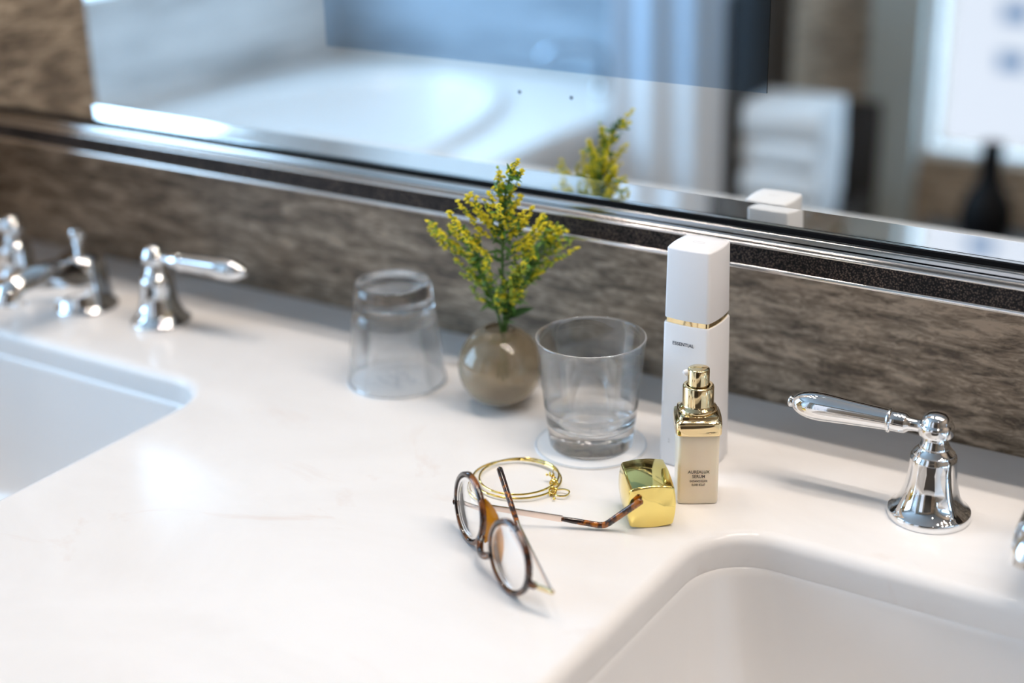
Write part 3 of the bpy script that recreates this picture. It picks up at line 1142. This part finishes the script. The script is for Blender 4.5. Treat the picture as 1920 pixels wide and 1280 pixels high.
def basis(az, lean=radians(4)):
    d = Vector((cos(az), sin(az), 0))
    n = Vector((-sin(az), cos(az), 0))
    u = Vector((n.x * sin(lean), n.y * sin(lean), cos(lean)))
    wv = d.cross(u)          # towards the viewer side
    return d, u, -wv         # u axis, v axis, back axis


fr_bm = bmesh.new()
RO, RI = .0226, .0200
LB = {}
base0 = Vector((mid.x, mid.y, 0))
for key, c, az in (('L', CL, AZ - radians(3)), ('R', CR, AZ + radians(4))):
    d, u, b = basis(az)
    LB[key] = (c - base0, d, u, b)
    N = 72
    sec = [(RO - .0006, -.0020), (RO, -.0014), (RO, .0014), (RO - .0006, .0020), (RI + .0004, .0020), (RI, .0015), (RI, -.0015), (RI + .0004, -.0020)]
    rows = []
    for i in range(N):
        a = 2 * pi * i / N
        rr = 1 + .0 * cos(a)
        rows.append([fr_bm.verts.new(c - base0 + d * (q * cos(a) * 1.0) + u * (q * sin(a)) + b * z) for q, z in sec])
    for i in range(N):
        A, B = rows[i], rows[(i + 1) % N]
        for k in range(8):
            fr_bm.faces.new((A[k], A[(k + 1) % 8], B[(k + 1) % 8], B[k]))
# keyhole bridge: springs from both rims low down and bows forward
cl, dl, ul, bl_ = LB['L']
cr, dr_, ur, br_ = LB['R']
a_, b_ = radians(-28), radians(180 + 22)
pL = cl + dl * (RO - .001) * cos(a_) + ul * (RO - .001) * sin(a_)
pR = cr + dr_ * (RO - .001) * cos(b_) + ur * (RO - .001) * sin(b_)
dd = (pR - pL)
bp_ = smooth_path([pL, pL + dd * .16 - bl_ * .0020 + Vector((0, 0, -.0030)), pL + dd * .42 - bl_ * .0034 + Vector((0, 0, -.0048)),
                   pL + dd * .72 - bl_ * .0030 + Vector((0, 0, -.0036)), pR], 6)
tube(fr_bm, bp_, [.0026, .0025, .0024] + [.0023] * (len(bp_) - 6) + [.0024, .0025, .0026], 12)
# outer lugs
ha = {}
for key, sgn in (('L', -1), ('R', 1)):
    c, d, u, b = LB[key]
    p = c + d * sgn * (RO - .0010) - u * .0060
    q = c + d * sgn * (RO + .0036) - u * .0064 + b * .0010
    tube(fr_bm, [p, p.lerp(q, .5), q], [.0026, .0023, .0017], 12)
    ha[key] = q
front = obj('front_frame', fr_bm, 'tortoise', eg, angle=50)
for key in 'LR':
    c, d, u, b = LB[key]
    m = Matrix(((d.x, u.x, b.x, c.x), (d.y, u.y, b.y, c.y), (d.z, u.z, b.z, c.z), (0, 0, 0, 1)))
    bm = bmesh.new()
    R = .0200
    f = [(R * k / 10, -.0018 + .0009 * (k / 10) ** 2) for k in range(11)]
    g = [(R * k / 10, -.0006 + .0022 * (k / 10) ** 2) for k in range(10, -1, -1)]
    lathe(bm, f + g, 64, m)
    obj('lens', bm, 'lens', eg, angle=None).cycles.is_caustics_caster = True
    # nose pad: a curved wing behind the inner rim
    sg = 1 if key == 'L' else -1
    bm = bmesh.new()
    grid = []
    for i in range(13):
        t = i / 12
        a = radians(-38 + 76 * t)
        hgt = .0094 * math.sin(pi * min(1, .02 + t * .96)) ** .8 * (1 - .3 * t) + .0004
        row = []
        for j in range(5):
            s = j / 4
            rr = RO - .0014 + .0030 * s * s
            row.append(c + d * sg * rr * cos(a) + u * rr * sin(a) + b * (.0012 + hgt * s))
        grid.append(row)
    top = [[bm.verts.new(p) for p in r_] for r_ in grid]
    bot = [[bm.verts.new(p - d * sg * .0011) for p in r_] for r_ in grid]
    for i in range(12):
        for j in range(4):
            bm.faces.new((top[i][j], top[i + 1][j], top[i + 1][j + 1], top[i][j + 1]))
            bm.faces.new((bot[i][j], bot[i][j + 1], bot[i + 1][j + 1], bot[i + 1][j]))
        for j in (0, 4):
            bm.faces.new((top[i][j], bot[i][j], bot[i + 1][j], top[i + 1][j]))
    for i in (0, 12):
        for j in range(4):
            bm.faces.new((top[i][j], top[i][j + 1], bot[i][j + 1], bot[i][j]))
    obj('nose_pad', bm, 'amber', eg)


def flat_bar(bm, pts, hw, hh, z=(0, 0, 1)):
    """rectangular strip along pts: hw sideways, hh upright half sizes (lists)"""
    rows = []
    for (p, s, u), a, h in zip(frames(pts), hw, hh):
        e = .25
        rows.append([bm.verts.new(p + s * (a * x) + u * (h * y)) for x, y in ((1, 1 - e), (1 - e, 1), (-1 + e, 1), (-1, 1 - e), (-1, -1 + e), (-1 + e, -1), (1 - e, -1), (1, -1 + e))])
    for A, B in zip(rows, rows[1:]):
        for k in range(8):
            bm.faces.new((A[k], A[(k + 1) % 8], B[(k + 1) % 8], B[k]))
    bm.faces.new(rows[0]); bm.faces.new(rows[-1])


for key, hinge, sleeve, bend, tip in (
        ('L', (-.4850, .6790, .0160), (-.4270, .7080, .0064), (-.4030, .7185, .0030), (-.3815, .7275, .0228)),
        ('R', (-.3795, .6170, .0165), (-.4380, .6735, .0168), (-.4440, .6800, .0170), (-.4735, .7085, .0298))):
    H_, S_, B_, T_ = [Vector(p) - base0 for p in (hinge, sleeve, bend, tip)]
    lug = ha[key]
    bm = bmesh.new()
    c, d, u, b = LB[key]
    sg = -1 if key == 'L' else 1
    # gold corner hinge
    flat_bar(bm, [lug - d * sg * .003 + b * .0016, lug + d * sg * .0006 + b * .0018, H_], [.0008] * 3, [.0017, .0016, .0015])
    ball(bm, H_, .0016, 12, 8)
    obj('hinge', bm, 'gold_pale', eg)
    bm = bmesh.new()
    k_ = 10
    pts = [H_.lerp(S_, i / k_) for i in range(k_ + 1)]
    flat_bar(bm, pts, [.0006] * (k_ + 1), [.0016 + .0006 * i / k_ for i in range(k_ + 1)])
    arm = obj('temple_arm', bm, 'rose_gold', eg, angle=50)
    bm = bmesh.new()
    path = [S_ - (B_ - S_).normalized() * .0006] + [S_.lerp(B_, t) for t in (.25, .5, .75)] + [B_ + (S_ - B_).normalized() * .0035, B_ + Vector((0, 0, .0007)), B_ + (T_ - B_).normalized() * .0035] + [B_.lerp(T_, t) for t in (.35, .6, .85, .97, 1.0)]
    if key == 'R':
        path = [S_ - (B_ - S_).normalized() * .0006, S_.lerp(B_, .5), B_ + Vector((0, 0, .0002))] + [B_.lerp(T_, t) for t in (.15, .35, .6, .85, .97, 1.0)]
    n_ = len(path)
    rad = [.0014] + [.0017 + .0006 * i / n_ for i in range(n_ - 3)] + [.0021, .0012]
    tube(bm, path, rad, 14, squash=1.1)
    tp = obj('temple_tip', bm, 'tortoise_tip', arm, angle=50)
    tp['label'] = 'tortoiseshell temple tip'

# ================================================================== BATH CORNER (seen in the mirror)
DZ = -0.30
tub = thing('bathtub', 'white bathtub in a broad white deck below the alcove window', 'bathtub', (0, 0, FLOOR_Z))
TX0, TX1, TY0, TY1 = ALC_X + .001, -1.55, REAR_Y + .001, 0.697
h = DZ - FLOOR_Z
tcx, tcy, ta, tb = -2.03, -0.42, .33, .68
N = 96
bm = bmesh.new()
def corner_pt(a):
    dx, dy = cos(a), sin(a)
    k = 1e9
    if dx > 1e-9: k = min(k, (TX1 - tcx) / dx)
    if dx < -1e-9: k = min(k, (TX0 - tcx) / dx)
    if dy > 1e-9: k = min(k, (TY1 - tcy) / dy)
    if dy < -1e-9: k = min(k, (TY0 - tcy) / dy)
    return (tcx + dx * k, tcy + dy * k)
angs = sorted([2 * pi * i / N for i in range(N)] + [math.atan2(y - tcy, x - tcx) % (2 * pi) for x in (TX0, TX1) for y in (TY0, TY1)])
def oval(s, z, e=0):
    return [(tcx + (ta * s + e) * cos(a), tcy + (tb * s + e) * sin(a), z) for a in angs]
loft(bm, [[(*corner_pt(a), h - .05) for a in angs], [(*corner_pt(a), h) for a in angs], oval(1.0, h)], False, False)
obj('deck', bm, 'tub', tub, angle=40)
bm = bmesh.new()
loft(bm, [oval(1.05, h + .0005), oval(1.05, h + .016), oval(1.02, h + .02), oval(.98, h + .016), oval(.95, h - .02), oval(.90, h - .2), oval(.84, h - .34), oval(.72, h - .40), oval(.4, h - .415)], False, True)
obj('basin', bm, 'tub', tub, angle=50)
bm = bmesh.new()
box(bm, TX1 - .03, TX1 - .012, TY0, TY1, 0, h - .05)
obj('apron', bm, 'pale_stone', tub, smooth=False)
tf = thing('tub_filler', 'chrome bath filler standing on the white tub deck by the robe', 'tap', (-1.66, -1.16, DZ))
bm = bmesh.new()
lathe(bm, [(0, 0), (.035, 0), (.035, .006), (.022, .012), (.016, .03), (.015, .07), (0, .075)], 32)
obj('base', bm, 'chrome', tf)
bm = bmesh.new()
tube(bm, smooth_path([(0, 0, .05), (-.01, .005, .09), (-.07, .03, .10), (-.12, .05, .085), (-.125, .052, .06)], 6), .013, 14)
obj('spout', bm, 'chrome', tf)

# white curtain drawn aside at the end of the bath
rb = thing('bath_curtain', 'white curtain hanging in long folds between the bath and the folded towels', 'curtain', (-1.39, -.965, -.72))
def fold_sheet(bm, x0, x1, z0, z1, amp, waves, depth, ph, ragged=0.0):
    nx, nz = 60, 14
    front, back = [], []
    for j in range(nz + 1):
        t = j / nz
        z = z0 + (z1 - z0) * t
        fr_, bk_ = [], []
        for i in range(nx + 1):
            s = i / nx
            pinch = 1 - .12 * t
            x = (x0 + x1) / 2 + (x1 - x0) * (s - .5) * pinch
            y = amp * (.4 + .6 * (1 - t * .5)) * sin(2 * pi * waves * s + ph + .6 * sin(3 * t)) + depth * sin(pi * s)
            zz = z + (ragged * sin(2 * pi * waves * s * .5 + 1) if j == 0 else 0)
            fr_.append(bm.verts.new((x, y + .03, zz)))
            bk_.append(bm.verts.new((x, y * .6 + .012 - .02, zz)))
        front.append(fr_); back.append(bk_)
    for j in range(nz):
        for i in range(nx):
            bm.faces.new((front[j][i], front[j][i + 1], front[j + 1][i + 1], front[j + 1][i]))
            bm.faces.new((back[j][i], back[j + 1][i], back[j + 1][i + 1], back[j][i + 1]))
        for i in (0, nx):
            bm.faces.new((front[j][i], front[j + 1][i], back[j + 1][i], back[j][i]))
    for j in (0, nz):
        for i in range(nx):
            bm.faces.new((front[j][i], front[j][i + 1], back[j][i + 1], back[j][i]))
bm = bmesh.new()
fold_sheet(bm, -.130, .130, 0.0, CEIL_Z + .72 - .03, .0085, 2.6, .012, .9)
obj('drape', bm, 'robe', rb, angle=None)
bm = bmesh.new()
tube(bm, [(-.45, .012, CEIL_Z + .72 - .02), (.2, .012, CEIL_Z + .72 - .02)], .012, 14)
obj('rail', bm, 'chrome', rb)
for q in range(2):
    obj('rail_bracket', bbox(-.42 + q * .58, -.40 + q * .58, .002, .022, CEIL_Z + .72 - .02, CEIL_Z + .72), 'chrome', rb, smooth=False)

# towel niche
nx0, nx1, ny0, ny1 = -1.252, -1.030, REAR_Y + .040, -.935
sh = thing('towel_niche', 'dark open niche unit holding the folded white towels', 'shelf', (0, 0, FLOOR_Z))
SZ = -.56
for x0 in (nx0, nx1 - .02):
    obj('side_panel', bbox(x0, x0 + .02, ny0 + .012, ny1, 0, (-.02 if x0 == nx0 else -.46) - FLOOR_Z, .001), 'dark_wood', sh, smooth=False)
obj('back_panel', bbox(nx0, nx1, ny0, ny0 + .012, 0, -.27 - FLOOR_Z), 'dark_wood', sh, smooth=False)
for z in (SZ - .02, -.84):
    obj('shelf_board', bbox(nx0 + .02, nx1 - .02, ny0 + .012, ny1, z - FLOOR_Z, z + .02 - FLOOR_Z), 'dark_wood', sh, smooth=False)


def towel(i, z, hh, dx, rz, label):
    root = thing('folded_towel', label, 'towel', (-1.140 + dx, -1.030, z), rz, 'folded towels in the niche')
    bm = bmesh.new()
    W, Dp = .082 - .002 * (i % 2), .068
    for lay in range(1):
        lo, hi = 0, hh - .001
        loops = []
        for k in range(9):
            a = -pi / 2 + pi * k / 8
            e = (hi - lo) / 2
            yy = Dp + e * cos(a)
            loops.append((yy - e * .55 * cos(a), (lo + hi) / 2 + e * sin(a)))
        sec = loops + [(-Dp, hi), (-Dp, lo)]
        A = [bm.verts.new((-W, y, zz)) for y, zz in sec]
        B = [bm.verts.new((0, y + .003, zz + .0015)) for y, zz in sec]
        C_ = [bm.verts.new((W, y, zz)) for y, zz in sec]
        n = len(sec)
        for P_, Q_ in ((A, B), (B, C_)):
            for k in range(n):
                j = (k + 1) % n
                bm.faces.new((P_[k], P_[j], Q_[j], Q_[k]))
        bm.faces.new(A); bm.faces.new(C_)
    obj('cloth', bm, 'towel', root, angle=50)


ords = ['lowest', 'second from the bottom', 'middle one', 'second from the top', 'topmost']
z = SZ
for i, hh in enumerate((.066, .060, .068, .062, .070)):
    towel(i, z, hh, random.uniform(-.007, .007), random.uniform(-.06, .06), f'folded white towel, {ords[i]} of the stack in the dark niche')
    z += hh

# dark vase on a side table below the second window
st = thing('side_table', 'dark low side table under the bright window', 'table', (-.74, -1.08, FLOOR_Z))
tz = -.50 - FLOOR_Z
obj('tabletop', bbox(-.17, .22, -.15, .15, tz - .025, tz, .003), 'dark_wood', st, smooth=False)
for sx in (-.15, .18):
    for sy in (-.13, .11):
        obj('leg', bbox(sx, sx + .025, sy, sy + .025, 0, tz - .025, .002), 'dark_wood', st, smooth=False)
bm = bmesh.new()
lathe(bm, [(0, 0), (.030, 0), (.034, .004), (.046, .030), (.052, .060), (.050, .085), (.040, .112), (.026, .135), (.0215, .150), (.020, .175), (.0205, .200), (.024, .213), (.022, .215), (.017, .20), (.015, .15), (0, .10)], 40)
dv = obj('dark_vase', bm, plain('black glaze', color=(0.006, 0.006, 0.007), rough=0.5, spec=0.15), angle=50, loc=(-.748, -1.056, -.4999))
tag(dv, 'black slender-necked vase on the low table against the bright window', 'vase')

# white building across the street, seen through the second window
nb = thing('exterior_building', 'white building with dark windows beyond the bright window', 'building', (0, -5.2, -4.0))
FX0, FX1, FZ1 = -6.5, 2.5, 8.0
wins = []
for r in range(9):
    for c in range(10):
        x0 = -1.852 + (c - 6) * .42
        wins.append((x0, x0 + .125, 4.0 - 1.02 + r * .22, 0))
obj('wall', bbox(FX0, FX1, -.4, 0, 0, FZ1), 'facade', nb, smooth=False)
proto = None
for x0, x1, z0, z1 in wins:
    if proto is None:
        bm = bmesh.new()
        box(bm, 0, .125, -.02, .006, 0, .078)
        proto = obj('window', bm, 'facade_glass', nb, smooth=False)
        w_ = proto
    else:
        w_ = proto.copy(); COL.objects.link(w_); w_.parent = nb
    w_.location = (x0, 0, z0)

# ================================================================== CEILING DOWNLIGHTS
k = 0
spots = [(x, .845) for x in (-1.18, -.95, -.42, -.22, -.02, .20, .48, .80)] + [(x, .64) for x in (-1.07, -.84, -.32, -.12, .10, .34, .64, .95)] + [(.60, -.50)]
order = ['first', 'second', 'third', 'fourth', 'fifth', 'sixth', 'seventh', 'eighth']
for i, (x, y) in enumerate(spots):
    if y > .7:
        lab, grp = f'{order[i]} ceiling downlight from the left in the row against the mirror', 'downlights against the mirror'
    elif y > 0:
        lab, grp = f'{order[i - 8]} ceiling downlight from the left in the row over the sinks', 'downlights over the sinks'
    else:
        lab, grp = 'added fill downlight on the ceiling over the open bathroom floor', None  # unseen lamp added for general room fill
    root = thing('downlight', lab, 'lamp', (x, y, CEIL_Z), 0, grp)
    bm = bmesh.new()
    lathe(bm, [(.036, -.0005), (.052, -.0005), (.052, -.004), (.048, -.006), (.037, -.006), (.035, -.003)], 32, closed=True)
    obj('ring', bm, 'trim_white', root)
    bm = bmesh.new()
    lathe(bm, [(0, -.0010), (.034, -.0010), (.034, -.0030), (0, -.0035)], 24)
    obj('lamp_lens', bm, 'lamp', root)
    ld = bpy.data.lights.new('downlight_bulb', 'AREA')
    ld.shape = 'DISK'
    ld.size = 0.068
    ld.color = LAMP_COLOUR
    ld.energy = LAMP_STRENGTH * (2.2 if y < .6 else 1.18 if x > -.5 else .85) * pi * pi * 0.034 ** 2
    ld.cycles.is_caustics_light = True
    lo = bpy.data.objects.new('downlight_bulb', ld)
    lo.parent = root
    lo.location = (0, 0, -.0042)
    COL.objects.link(lo)
